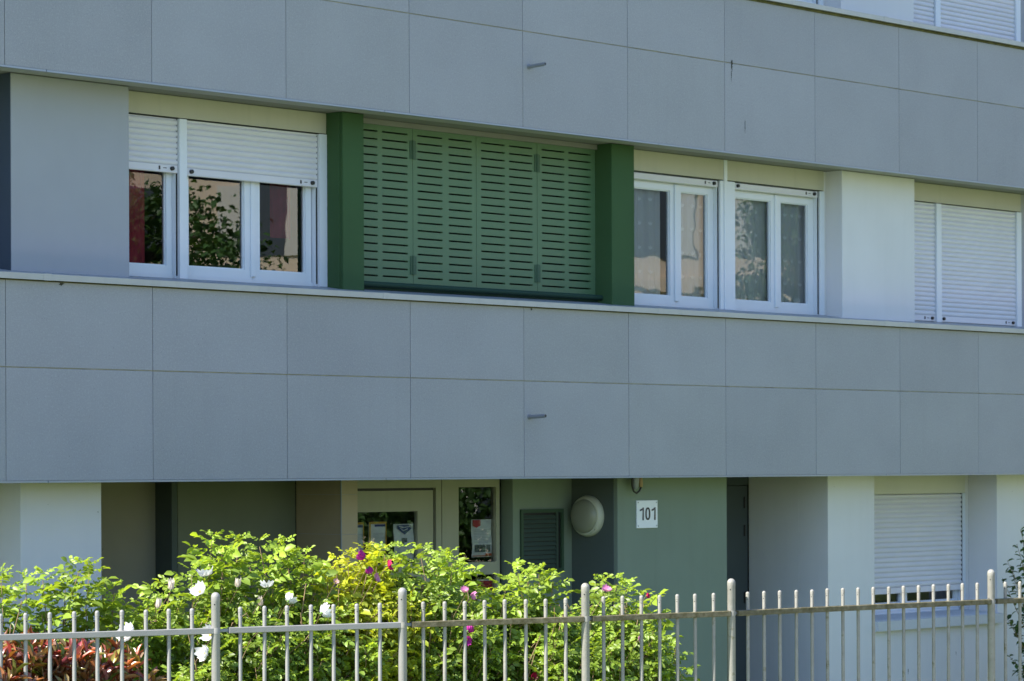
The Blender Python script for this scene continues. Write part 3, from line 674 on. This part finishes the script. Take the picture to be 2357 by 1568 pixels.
def rose_flower(parent, pos, facing, size, col, openness=1.0, seed=0, name='flower'):
    r = random.Random(seed); facing = Vector(facing).normalized(); a = facing.orthogonal().normalized(); c = facing.cross(a)
    mb = MB(); tints = []
    pos = Vector(pos)
    for k in range(6 if openness > .5 else 5):
        th = 2 * math.pi * k / 5 + r.uniform(-.2, .2) + (.6 if k == 5 else 0); d = a * math.cos(th) + c * math.sin(th); t_ = facing.cross(d)
        nu, nv = 5, 4; cup = r.uniform(.5, 1.3) + (1 - openness) * 1.4; b = len(mb.v)
        for i in range(nu + 1):
            u = i / nu; wd = math.sin(math.pi * (u * .72 + .06)) * .50 * size
            for j in range(nv + 1):
                v = j / nv * 2 - 1
                notch = 1 - (.10 * (1 - abs(v)) if i == nu else 0)
                rad = u * size * .55 * notch; bend = cup * u * u * .35 * size * (1 + .35 * abs(v)) * (1 if openness > .5 else 1.6) + .03 * size * math.sin(v * 5 + k + u * 4)
                sp = (1 - (1 - openness) * .6 * u)
                p = pos + d * rad * sp + t_ * (v * wd * .62) + facing * bend; mb.v.append(tuple(p)); tints.append(1 if r.random() < .8 else .9)
        for i in range(nu):
            for j in range(nv):
                q = b + i * (nv + 1) + j; mb.f.append((q, q + 1, q + nv + 2, q + nv + 1)); mb.m.append(0)
    mb.k = 1
    if openness > .5: mb.lathe(pos + facing * .002, facing, [(0, size * .09), (size * .06, size * .12), (size * .10, size * .05)], 8)
    mb.k = 2; mb.lathe(pos - facing * size * .22, facing, [(0, .003), (size * .1, .006), (size * .2, size * .10), (size * .23, size * .04)], 8)
    key = 'petal_%s' % ('_'.join('%d' % (x * 100) for x in col))
    if key not in bpy.data.materials:
        mm = mat(key, col, .6, spec=.2, mottle=.08, mscale=40); nt = mm.node_tree
        b_ = nt.nodes['Principled BSDF']; b_.inputs['Subsurface Weight'].default_value = 0
        tr = nt.nodes.new('ShaderNodeBsdfTranslucent'); tr.inputs[0].default_value = (*col, 1); mx = nt.nodes.new('ShaderNodeMixShader'); mx.inputs[0].default_value = .3
        nt.links.new(b_.outputs[0], mx.inputs[1]); nt.links.new(tr.outputs[0], mx.inputs[2]); nt.links.new(mx.outputs[0], nt.nodes['Material Output'].inputs[0])
    return mb.build(name, [bpy.data.materials[key], mat('stamen', (.55, .38, .06), .7), mat('calyx', (.12, .22, .04), .6)], parent, smooth=True)

def rose_bush(label, c, env, tips, flowers, hue, depth=.42, twigs=160, seed=1, young=(.30, .42, .05), zlow=.75, grp='rose bushes between fence and building', leafscale=1.0):
    R = random.Random(seed)
    pts = [(at(px, py, c).x, at(px, py, c).z) for px, py in env]
    xs = np.array([p[0] for p in pts]); zs = np.array([p[1] for p in pts]); x0, x1 = xs[0], xs[-1]
    root = thing('rose_bush', label, 'rose bush', ((x0 + x1) / 2, c, 0), grp)
    stems = MB(); LP, LF, LU, LS, LT = [], [], [], [], []
    hue = np.array(hue); young = np.array(young)
    def leaf(p, d, s, y, gb=1):
        d = Vector(d).normalized(); up = Vector((-.32, -.12, 1)) + Vector((R.gauss(0, .35), R.gauss(0, .35), 0)) - d * .2
        LP.append(p); LF.append(d); LU.append(up); LS.append(s * leafscale)
        g = hue * (1 - y) + young * y; LT.append(g * gb * R.uniform(.85, 1.18))
    def shoot(path, n, s0=.8, spread=1, y0=.2, start=.0):
        """leaves in a spiral along a path, youngest on top"""
        ph = R.uniform(0, 6); yb = R.uniform(-.15, .3); gb = R.uniform(.78, 1.2)
        for i in range(n):
            t = start + (1 - start) * (i + .5) / n; q = t * (len(path) - 1); k = min(int(q), len(path) - 2); p = path[k].lerp(path[k + 1], q - k)
            ax = (path[k + 1] - path[k]).normalized(); a = ax.orthogonal().normalized(); b = ax.cross(a); th = ph + i * 2.4 + R.uniform(-.3, .3)
            d = (a * math.cos(th) + b * math.sin(th)) * spread + ax * (.10 + .60 * t * t) + Vector((0, 0, .10))
            leaf(p, d, s0 * R.uniform(.8, 1.15) * (1.0 if t < .85 else .72), min(1, max(0, y0 + yb + .6 * t * t + R.uniform(-.15, .15))), gb)
    nb = max(3, int((x1 - x0) / .22)); bases = [Vector((x0 + (x1 - x0) * (i + .5) / nb + R.uniform(-.06, .06), c + R.uniform(-.12, .12), 0)) for i in range(nb)]
    def cane(tip, r0=.008, r1=.0022, bend=.12, low=None):
        b = min(bases, key=lambda q: abs(q.x - tip.x) + R.uniform(0, .3)); n = 9; P_ = []
        side = Vector((R.uniform(-1, 1), R.uniform(-1, 1), 0)) * bend
        for i in range(n + 1):
            t = i / n; P_.append(b.lerp(tip, t) + Vector(((tip.x - b.x) * (math.sin(t * math.pi) * -.15), 0, 0)) + side * math.sin(t * math.pi) + Vector((R.gauss(0, .008), R.gauss(0, .008), 0)) * (0 < i < n))
        stems.tube(P_, [r0 + (r1 - r0) * i / n for i in range(n + 1)], 5, False); return P_
    for (px, py) in tips:
        tip = at(px, py, c + R.uniform(-.1, .1)); P_ = cane(tip + Vector((0, 0, -.03)))
        shoot(P_[-3:], 20, 1.12, 1, .3, .0); shoot(P_[-6:-2], 16, .85, 1, .05)
        for q in range(3): leaf(tip, (math.cos(q * 2.1 + px), math.sin(q * 2.1 + px), .9), .5, 1)
    for i in range(nb * 6):
        u = R.random(); x = x0 + (x1 - x0) * u; y = c + R.uniform(-depth, depth) * .8; zt = float(np.interp(x, xs, zs)) - R.uniform(.05, .45)
        cane(Vector((x, y, zt)), .007, .003)
    for i in range(twigs):
        x = x0 + .08 + (x1 - x0 - .16) * R.random(); dy = R.uniform(-1, 1) if R.random() < .6 else R.uniform(-1.1, -.4); y = c + dy * depth; zt = float(np.interp(x, xs, zs)) - R.uniform(.06, .17) - .20 * dy * dy
        u = R.random() ** 1.3; z = zt - u * (zt - zlow)
        p1 = Vector((x, y, z)); ln = R.uniform(.16, .28); out = Vector((R.gauss(0, .5), -abs(R.gauss(0, .6)) if dy < .3 else R.gauss(0, .5), R.uniform(.5, 1.2))).normalized()
        p0 = p1 - out * ln; mid = p0.lerp(p1, .5) + Vector((R.gauss(0, .02), R.gauss(0, .02), 0)); path = [p0, mid, p1]
        stems.tube(path, [.0035, .0028, .0015], 4, False); shoot(path, R.randint(8, 11), R.choice([.55, .66, .75, .85]), 1, .25 * (1 - u) - .05)
    V, T, n = emit_leaflets(*[a for a in compound(np.array([tuple(p) for p in LP]), np.array([tuple(p) for p in LF]), np.array([tuple(p) for p in LU]), np.array(LS), np.array(LT))])
    build_leaves('foliage', V, np.clip(T, 0, 1), n, M_LEAF, root)
    for i, (px, py, size, col, fc, op) in enumerate(flowers):
        p = at(px, py, c - depth - .06 if op > .5 else c - depth * .6)
        rose_flower(root, p, fc, size, col, op, seed * 50 + i, 'flower' if op > .5 else 'flower_bud')
        q = p + Vector((R.uniform(-.02, .02), .12, -.16)); stems.tube([q, p - Vector(fc).normalized() * size * .2], [.0025, .002], 4, False)
    stems.build('cane', M_BARK, root)
    return root

WHT = (.80, .80, .82); MAG = (.42, .03, .27); PNK = (.62, .25, .46); CRM = (.50, .02, .10); BUD = (.70, .62, .56)
GREEN = (.11, .185, .03); YG = (.29, .37, .03)
rose_bush('sparse white rose bush at the left, in front of the white pillar', -1.9,
          [(-160, 1360), (-30, 1350), (10, 1355), (60, 1358), (95, 1368), (125, 1415), (160, 1440), (190, 1400), (220, 1410), (250, 1470)],
          [(-60, 1320), (2, 1322), (60, 1330), (98, 1324), (182, 1300), (205, 1303), (262, 1352), (236, 1362), (150, 1345), (255, 1400)], [], GREEN, depth=.3, twigs=62, seed=3, zlow=1.1)
rose_bush('white flowering rose bush left of the door, behind the second fence post', -1.95,
          [(300, 1450), (330, 1395), (365, 1375), (400, 1350), (450, 1330), (480, 1310), (520, 1300), (560, 1315), (600, 1325), (640, 1300), (690, 1300), (720, 1320), (760, 1340)],
          [(487, 1236), (510, 1246), (548, 1243), (597, 1247), (655, 1250), (700, 1275), (715, 1300), (440, 1312), (392, 1345), (355, 1358), (322, 1396), (505, 1275), (640, 1275), (575, 1295)],
          [(473, 1326, .09, WHT, (-.1, .1, 1), 1), (460, 1363, .088, WHT, (-.8, -.2, .7), 1), (615, 1352, .075, WHT, (0, .1, .9), 1), (664, 1383, .07, WHT, (.8, .1, .5), 1), (741, 1411, .085, WHT, (.8, -.2, .3), 1),
           (296, 1461, .11, WHT, (-.9, -.1, .5), 1), (484, 1462, .09, WHT, (-.9, -.1, .4), 1), (474, 1504, .09, WHT, (-.9, .1, .1), 1), (393, 1358, .045, BUD, (0, -.1, 1), .3), (546, 1352, .045, BUD, (0, -.2, 1), .3), (362, 1400, .04, BUD, (.2, -.1, 1), .3), (600, 1395, .04, BUD, (-.2, -.1, 1), .3)],
          GREEN, twigs=360, seed=4)
rose_bush('yellow leaved rose bush with magenta blooms in front of the tiled pier', -2.0,
          [(725, 1370), (745, 1325), (770, 1305), (800, 1290), (830, 1280), (860, 1285), (890, 1300), (925, 1350)],
          [(770, 1290), (800, 1276), (755, 1312), (842, 1264), (868, 1270), (820, 1285)],
          [(838, 1284, .07, MAG, (-.8, .3, .5), .6), (846, 1308, .055, MAG, (.7, .2, -.6), .6), (892, 1302, .065, CRM, (.6, -.7, .2), 1), (863, 1331, .05, PNK, (.3, -.8, .3), 1), (772, 1340, .035, (.5, .32, .3), (-.2, -.7, .5), 1)],
          YG, depth=.34, twigs=240, seed=5, young=(.42, .46, .04))
rose_bush('pink flowering rose bush in front of the glass entrance door', -2.05,
          [(870, 1300), (900, 1283), (950, 1285), (1000, 1298), (1040, 1318), (1065, 1395), (1110, 1408), (1150, 1400), (1180, 1400)],
          [(885, 1265), (925, 1262), (967, 1266), (1003, 1280), (1040, 1287), (1056, 1300), (1030, 1275), (1105, 1366), (1137, 1366)],
          [(1072, 1362, .05, PNK, (-.6, -.1, .8), .8), (1084, 1374, .055, PNK, (.8, -.4, .2), .8), (1076, 1452, .065, MAG, (.8, .2, .5), .7), (1073, 1472, .055, MAG, (-.2, -.9, -.3), 1), (925, 1380, .035, MAG, (0, -.9, .2), 1), (1225, 1562, .06, CRM, (0, -.9, .3), 1)],
          (.12, .195, .035), twigs=260, seed=6)
rose_bush('pink rose bush at the right end, below the 101 plate', -2.3,
          [(1150, 1415), (1178, 1362), (1210, 1340), (1245, 1350), (1290, 1375), (1330, 1365), (1380, 1352), (1430, 1365), (1455, 1398), (1472, 1445), (1482, 1500), (1490, 1560)],
          [(1190, 1306), (1165, 1335), (1215, 1318), (1240, 1312), (1272, 1330), (1385, 1338), (1418, 1334), (1440, 1345), (1480, 1375), (1495, 1415), (1535, 1552)],
          [(1396, 1360, .06, PNK, (-.3, -.4, .9), 1), (1470, 1473, .045, PNK, (.2, -.9, .2), 1), (1488, 1372, .035, CRM, (.2, -.8, .2), 1)],
          (.12, .20, .03), twigs=500, seed=8)

# red photinia: whorls of long leaves
def photinia():
    R = random.Random(21); c = -2.35
    env = [(-120, 1500), (0, 1495), (50, 1480), (150, 1478), (220, 1480), (262, 1483), (285, 1505), (298, 1560)]
    pts = [(at(px, py, c).x, at(px, py, c).z) for px, py in env]; xs = [p[0] for p in pts]; zs = [p[1] for p in pts]
    root = thing('photinia_bush', 'red leaved bush with long leaves at the lower left, right behind the fence', 'bush', ((xs[0] + xs[-1]) / 2, c, 0))
    st = MB(); P, Fd, U, Ln, Wd, T = [], [], [], [], [], []
    for i in range(420):
        dy = R.uniform(-1, 1); x = R.uniform(xs[0], xs[-1]); y = c + .25 * dy; zt = float(np.interp(x, xs, zs)) - .01 - .08 * dy * dy; u = R.random() ** 1.3; z = zt - u * .6
        ax = Vector((R.gauss(0, .35), R.gauss(-.2, .35), 1)).normalized(); p = Vector((x, y, z)); a = ax.orthogonal().normalized(); b = ax.cross(a)
        st.tube([p - ax * .25, p], [.004, .002], 4, False)
        red = max(0, min(1, 1.05 - u * 1.3 + R.uniform(-.3, .3)))
        for k in range(R.randint(8, 11)):
            th = k * 2.4 + R.uniform(-.3, .3); t = k / 10; d = (a * math.cos(th) + b * math.sin(th)) * (1.0 - .55 * t) + ax * (.45 + .7 * t)
            P.append(tuple(p - ax * .06 * (1 - t))); Fd.append(tuple(d)); U.append(tuple(ax + Vector((R.gauss(0, .3), R.gauss(0, .3), 0)))); l_ = R.uniform(.085, .13); Ln.append(l_); Wd.append(l_ * R.uniform(.28, .36))
            rc = R.choice([(.29, .07, .035), (.36, .12, .06), (.42, .18, .15), (.25, .04, .05)]); gc = (.09, .13, .02) if R.random() < .6 else (.25, .19, .05); q = red if R.random() < .7 else 1 - red
            T.append([(rc[j] * q + gc[j] * (1 - q)) * R.uniform(.7, 1.3) for j in range(3)])
    V, T2, n = emit_leaflets(*[np.array(a) for a in (P, Fd, U, Ln, Wd, T)])
    build_leaves('foliage', V, T2, n, M_RLEAF, root); st.build('stem', M_BARK, root)
photinia()

# shaded shrub at the right edge
def shrub_right():
    R = random.Random(5); c = -.75
    root = thing('leafy_shrub', 'dark green shrub at the right edge, close to the white wall', 'shrub', (at(2360, 1400, c).x, c, 0))
    st = MB(); P, Fd, U, Ln, Wd, T = [], [], [], [], [], []
    base = at(2420, 1500, c); base.z = 0
    tips = [(2348, 1218), (2340, 1252), (2318, 1290), (2306, 1330), (2335, 1345), (2325, 1300), (2318, 1425), (2330, 1440), (2322, 1510), (2345, 1380), (2348, 1480), (2340, 1545), (2352, 1300), (2360, 1230)]
    for i in range(60): tips.append((R.uniform(2352, 2520), R.uniform(1230, 1600)))
    for (px, py) in tips:
        tip = at(px, py, c + R.uniform(-.3, .3)); mid = base.lerp(tip, .55) + Vector((.12, 0, .1)); mid.z = min(mid.z, tip.z - .05) if tip.z > .4 else mid.z
        st.tube([base, mid, tip], [.010, .005, .0016], 5, False)
        for k in range(30):
            t = .45 + .55 * (k + .5) / 30; p = mid.lerp(tip, (t - .45) / .55); d = Vector((R.gauss(0, 1), R.gauss(0, 1), R.gauss(.1, .6)))
            P.append(tuple(p)); Fd.append(tuple(d)); U.append((R.gauss(0, .4), R.gauss(0, .4), 1)); l_ = R.uniform(.04, .075); Ln.append(l_); Wd.append(l_ * R.uniform(.5, .8)); g = R.uniform(.6, 1.3); T.append([.055 * g, .11 * g, .03 * g])
    V, T2, n = emit_leaflets(*[np.array(a) for a in (P, Fd, U, Ln, Wd, T)])
    build_leaves('foliage', V, T2, n, M_LEAF, root); st.build('stem', M_BARK, root)
shrub_right()

# ------------------------------------------------------------------ the fence
RAILZ = 2.583 - .90
def fp(px, yrail):
    us = px - 1178; vs = 1073 - yrail; u = us + RHO * vs; v = vs - RHO * us
    Z = F * .90 / (-v); p = CAM + RT * (u / F * Z) + FW * Z; return Vector((p.x, p.y, 0))
posts = [fp(496, 1452), fp(926, 1438.5), fp(1347, 1425), fp(1683, 1412), fp(2281, 1385)]
d_ = (posts[1] - posts[0]).normalized(); first = posts[0] - d_ * 2.3
d2 = (posts[4] - posts[3]).normalized(); last = posts[4] + d2 * 1.2
fence = thing('metal_fence', 'pale grey metal fence with round topped pickets, mossy towards the right', 'fence', tuple(posts[2]))
def dome(r, h0, n=5): return [(h0 + r * math.sin(math.pi / 2 * i / n), r * math.cos(math.pi / 2 * i / n)) for i in range(n + 1)]
def picket(p, mt, R, hole):
    mb = MB(); r = .0108; top = RAILZ + .128 + R.uniform(-.002, .002)
    lean = Vector((R.gauss(0, .0012), R.gauss(0, .0012), 1)); q = Vector((p.x, p.y, .18))
    H_ = top - .18
    mb.lathe(q, lean, [(0, r), (H_ - .032, r), (H_ - .0315, r * 1.12), (H_ - .012, r * 1.12)] + dome(r * 1.12, H_ - .012), 14)
    mb.k = 1; hp = q + lean * (H_ - .045); vd = (CAM - hp); vd.z = 0; vd.normalize(); sd = Vector((-vd.y, vd.x, 0)); n_ = (vd + sd * hole).normalized()
    mb.lathe(hp + n_ * (r * .93), n_, [(0, .0032), (.0011, .0030)], 8)
    return mb.build('picket', [mt, M_BLK], fence, smooth=True)
def post(p, mt, R):
    mb = MB(); r = .0245; H_ = RAILZ + .205
    mb.lathe((p.x, p.y, 0), (0, 0, 1), [(0, r), (H_ - .045, r), (H_ - .044, r * 1.02), (H_ - .018, r * 1.02)] + dome(r * 1.02, H_ - .018, 7), 24)
    mb.k = 1; vd = (CAM - p); vd.z = 0; vd.normalize(); sd = Vector((-vd.y, vd.x, 0)); n_ = (vd - sd * .25).normalized()
    mb.lathe(Vector((p.x, p.y, H_ - .06)) + n_ * (r * .98), n_, [(0, .0042), (.0012, .004)], 10)
    return mb.build('post', [mt, M_BLK], fence, smooth=True)
def bar(a, b, z, hz, hy, mt, name):
    d = (b - a).normalized(); n_ = Vector((-d.y, d.x, 0)); mb = MB(); c0 = .003
    prof = [(-hy, -hz + c0), (-hy + c0, -hz), (hy - c0, -hz), (hy, -hz + c0), (hy, hz - c0), (hy - c0, hz), (-hy + c0, hz), (-hy, hz - c0)]
    A_ = [a + n_ * u + Vector((0, 0, z + v)) for u, v in prof]; B_ = [b + n_ * u + Vector((0, 0, z + v)) for u, v in prof]; n8 = len(prof)
    for i in range(n8): j = (i + 1) % n8; mb.face([A_[i], B_[i], B_[j], A_[j]])
    mb.face(A_); mb.face(list(reversed(B_)))
    return mb.build(name, mt, fence)
Rf = random.Random(3)
segs = [(first, posts[0], 16, M_PAINT, M_PAINT, .5), (posts[0], posts[1], 7, M_PAINT, M_PAINT, .2), (posts[1], posts[2], 8, M_MOSSP, M_MOSSR, -.1), (posts[2], posts[3], 7, M_MOSSP, M_MOSSR, -.25), (posts[3], posts[4], 16, M_MOSSP, M_MOSSR, -.4), (posts[4], last, 8, M_MOSSP, M_MOSSR, -.4)]
for si, (a, b, n, pm, rm, hole) in enumerate(segs):
    d = (b - a).normalized(); L_ = (b - a).length
    g0 = .030 if si else 0; g1 = .020 if si < 5 else 0
    if si == 1: g0 = .075
    if si == 2: g0 = .055
    if si >= 3: g0 = .040
    bar(a + d * g0, b - d * g1, RAILZ, .0165, .0195 if si < 2 else .024, rm, 'rail')
    bar(a + d * .02, b - d * .02, .34, .0165, .0185, rm, 'rail')
    if si:
        bar(a + d * .018, a + d * (g0 + .02), RAILZ, .009, .004, M_PIPE, 'rail_bracket')
        mb = MB(); mb.lathe((a.x, a.y, RAILZ - .016), (0, 0, 1), [(0, .0262), (.010, .0268), (.022, .0268), (.032, .0262)], 20); mb.build('post_clamp', pm, fence, smooth=True)
    for i in range(n):
        t = (i + 1) / (n + 1)
        picket(a.lerp(b, t), pm, Rf, hole)
for i, p in enumerate(posts): post(p, M_PAINT if i < 1 else (M_PAINT if i == 1 else M_MOSSP), Rf)
post(first, M_PAINT, Rf); post(last, M_MOSSP, Rf)

# ------------------------------------------------------------------ what the windows mirror: trees and a sunlit building across the road
def tree(label, x, y, h, r, seed, tint, n=17000, zc=None):
    R = random.Random(seed); root = thing('broadleaf_tree', label, 'tree', (x, y, 0), 'trees across the road')
    mb = MB(); top = Vector((x + R.uniform(-.3, .3), y, h * .7)); mb.tube([(x, y, 0), (x + .05, y, h * .25), (x, y + .1, h * .5), top], [.20, .15, .10, .04], 10)
    ends = []
    for i in range(34):
        t = R.uniform(.22, 1); b = Vector((x, y, h * .7 * t)); th = R.uniform(0, 6.28); el = R.uniform(-.1, .9)
        rad = r * R.uniform(.55, 1) * math.sin(math.pi * min(.95, max(.2, t * .75 + .15))); e = b + Vector((math.cos(th) * rad, math.sin(th) * rad, el * r * .7)); ends.append(e)
        mb.tube([b, b.lerp(e, .5) + Vector((0, 0, .15)), e], [.05, .03, .012], 5, False)
    mb.build('trunk', M_TRUNK, root)
    P, Fd, U, Ln, Wd, T = [], [], [], [], [], []
    cl = [(e + Vector((R.gauss(0, .3), R.gauss(0, .3), R.gauss(0, .2))), R.uniform(.2, .42)) for e in ends for _ in range(2)]
    for i in range(n):
        e, s = R.choice(cl); p = e + Vector((R.gauss(0, s), R.gauss(0, s), R.gauss(0, s * .5))); P.append(tuple(p)); Fd.append((R.gauss(0, 1), R.gauss(0, 1), R.gauss(-.3, .5))); U.append((R.gauss(0, .5), R.gauss(0, .5), 1))
        l_ = R.uniform(.07, .12); Ln.append(l_); Wd.append(l_ * .8); g = R.uniform(.6, 1.4); T.append([tint[0] * g, tint[1] * g, tint[2] * g])
    V, T2, n_ = emit_leaflets(*[np.array(a) for a in (P, Fd, U, Ln, Wd, T)]); build_leaves('crown', V, T2, n_, M_TLEAF, root)
TREES = [('tall green tree across the road, mirrored in the left window', 12.0, -12.6, 8.4, 1.75, 1, (.055, .12, .025)), ('bushy tree mirrored beside the half lowered shutter', 15.4, -18.9, 8.8, 1.9, 2, (.05, .10, .025)),
         ('spreading tree mirrored in the net curtained windows', 24.5, -11.0, 7.5, 2.5, 3, (.06, .12, .03)), ('tall slim tree mirrored at the right casement', 30.0, -15.5, 8.5, 2.6, 4, (.06, .12, .03)), ('round tree mirrored in the entrance glass', 12.0, -7.4, 4.2, 1.8, 5, (.06, .13, .03))]
for a in TREES: tree(*a)
ob = thing('far_building', 'warm cream building with tall windows across the road, seen mirrored in the glass', 'building', (36, -33, 0))
ang = math.radians(45)
def obp(u, d, z):                                          # u along its facade, d depth behind it
    return (36 + u * math.cos(ang) + d * math.sin(ang), -33 + u * math.sin(ang) - d * math.cos(ang), z)
def obox(mb, u0, u1, d0, d1, z0, z1):
    b = len(mb.v); mb.v += [obp(u, d, z) for u in (u0, u1) for d in (d0, d1) for z in (z0, z1)]
    for q in ((0, 1, 3, 2), (4, 6, 7, 5), (0, 4, 5, 1), (2, 3, 7, 6), (0, 2, 6, 4), (1, 5, 7, 3)): mb.f.append(tuple(b + i for i in q)); mb.m.append(mb.k)
mb = MB(); obox(mb, -26, 26, 0, 9, 0, 11.5)
for zz in (3.6, 6.8, 10.2): obox(mb, -26.1, 26.1, -.12, -.001, zz, zz + .25)
mb.build('wall', M_STONE, ob)
mb = MB(); obox(mb, -26.6, 26.6, -.6, 9.6, 11.501, 11.9); mb.build('roof', M_ROOF, ob)
M_WIN = mat('mirror_window', (.05, .06, .07), .15); M_SHW = mat('mirror_shutter', (.55, .52, .46), .7)
for i in range(17):
    for zz in (1.1, 4.4, 7.6):
        u = -24.5 + i * 3.05
        mb = MB(); obox(mb, u - .55, u + .55, -.03, -.002, zz, zz + 1.7); wn = mb.build('window', M_WIN, ob)
        for q in (-1.1, .56): mb = MB(); obox(mb, u + q, u + q + .54, -.06, -.002, zz, zz + 1.7); mb.build('shutter', M_SHW, wn)
for o in bpy.data.objects:
    if '_o' in o: del o['_o']
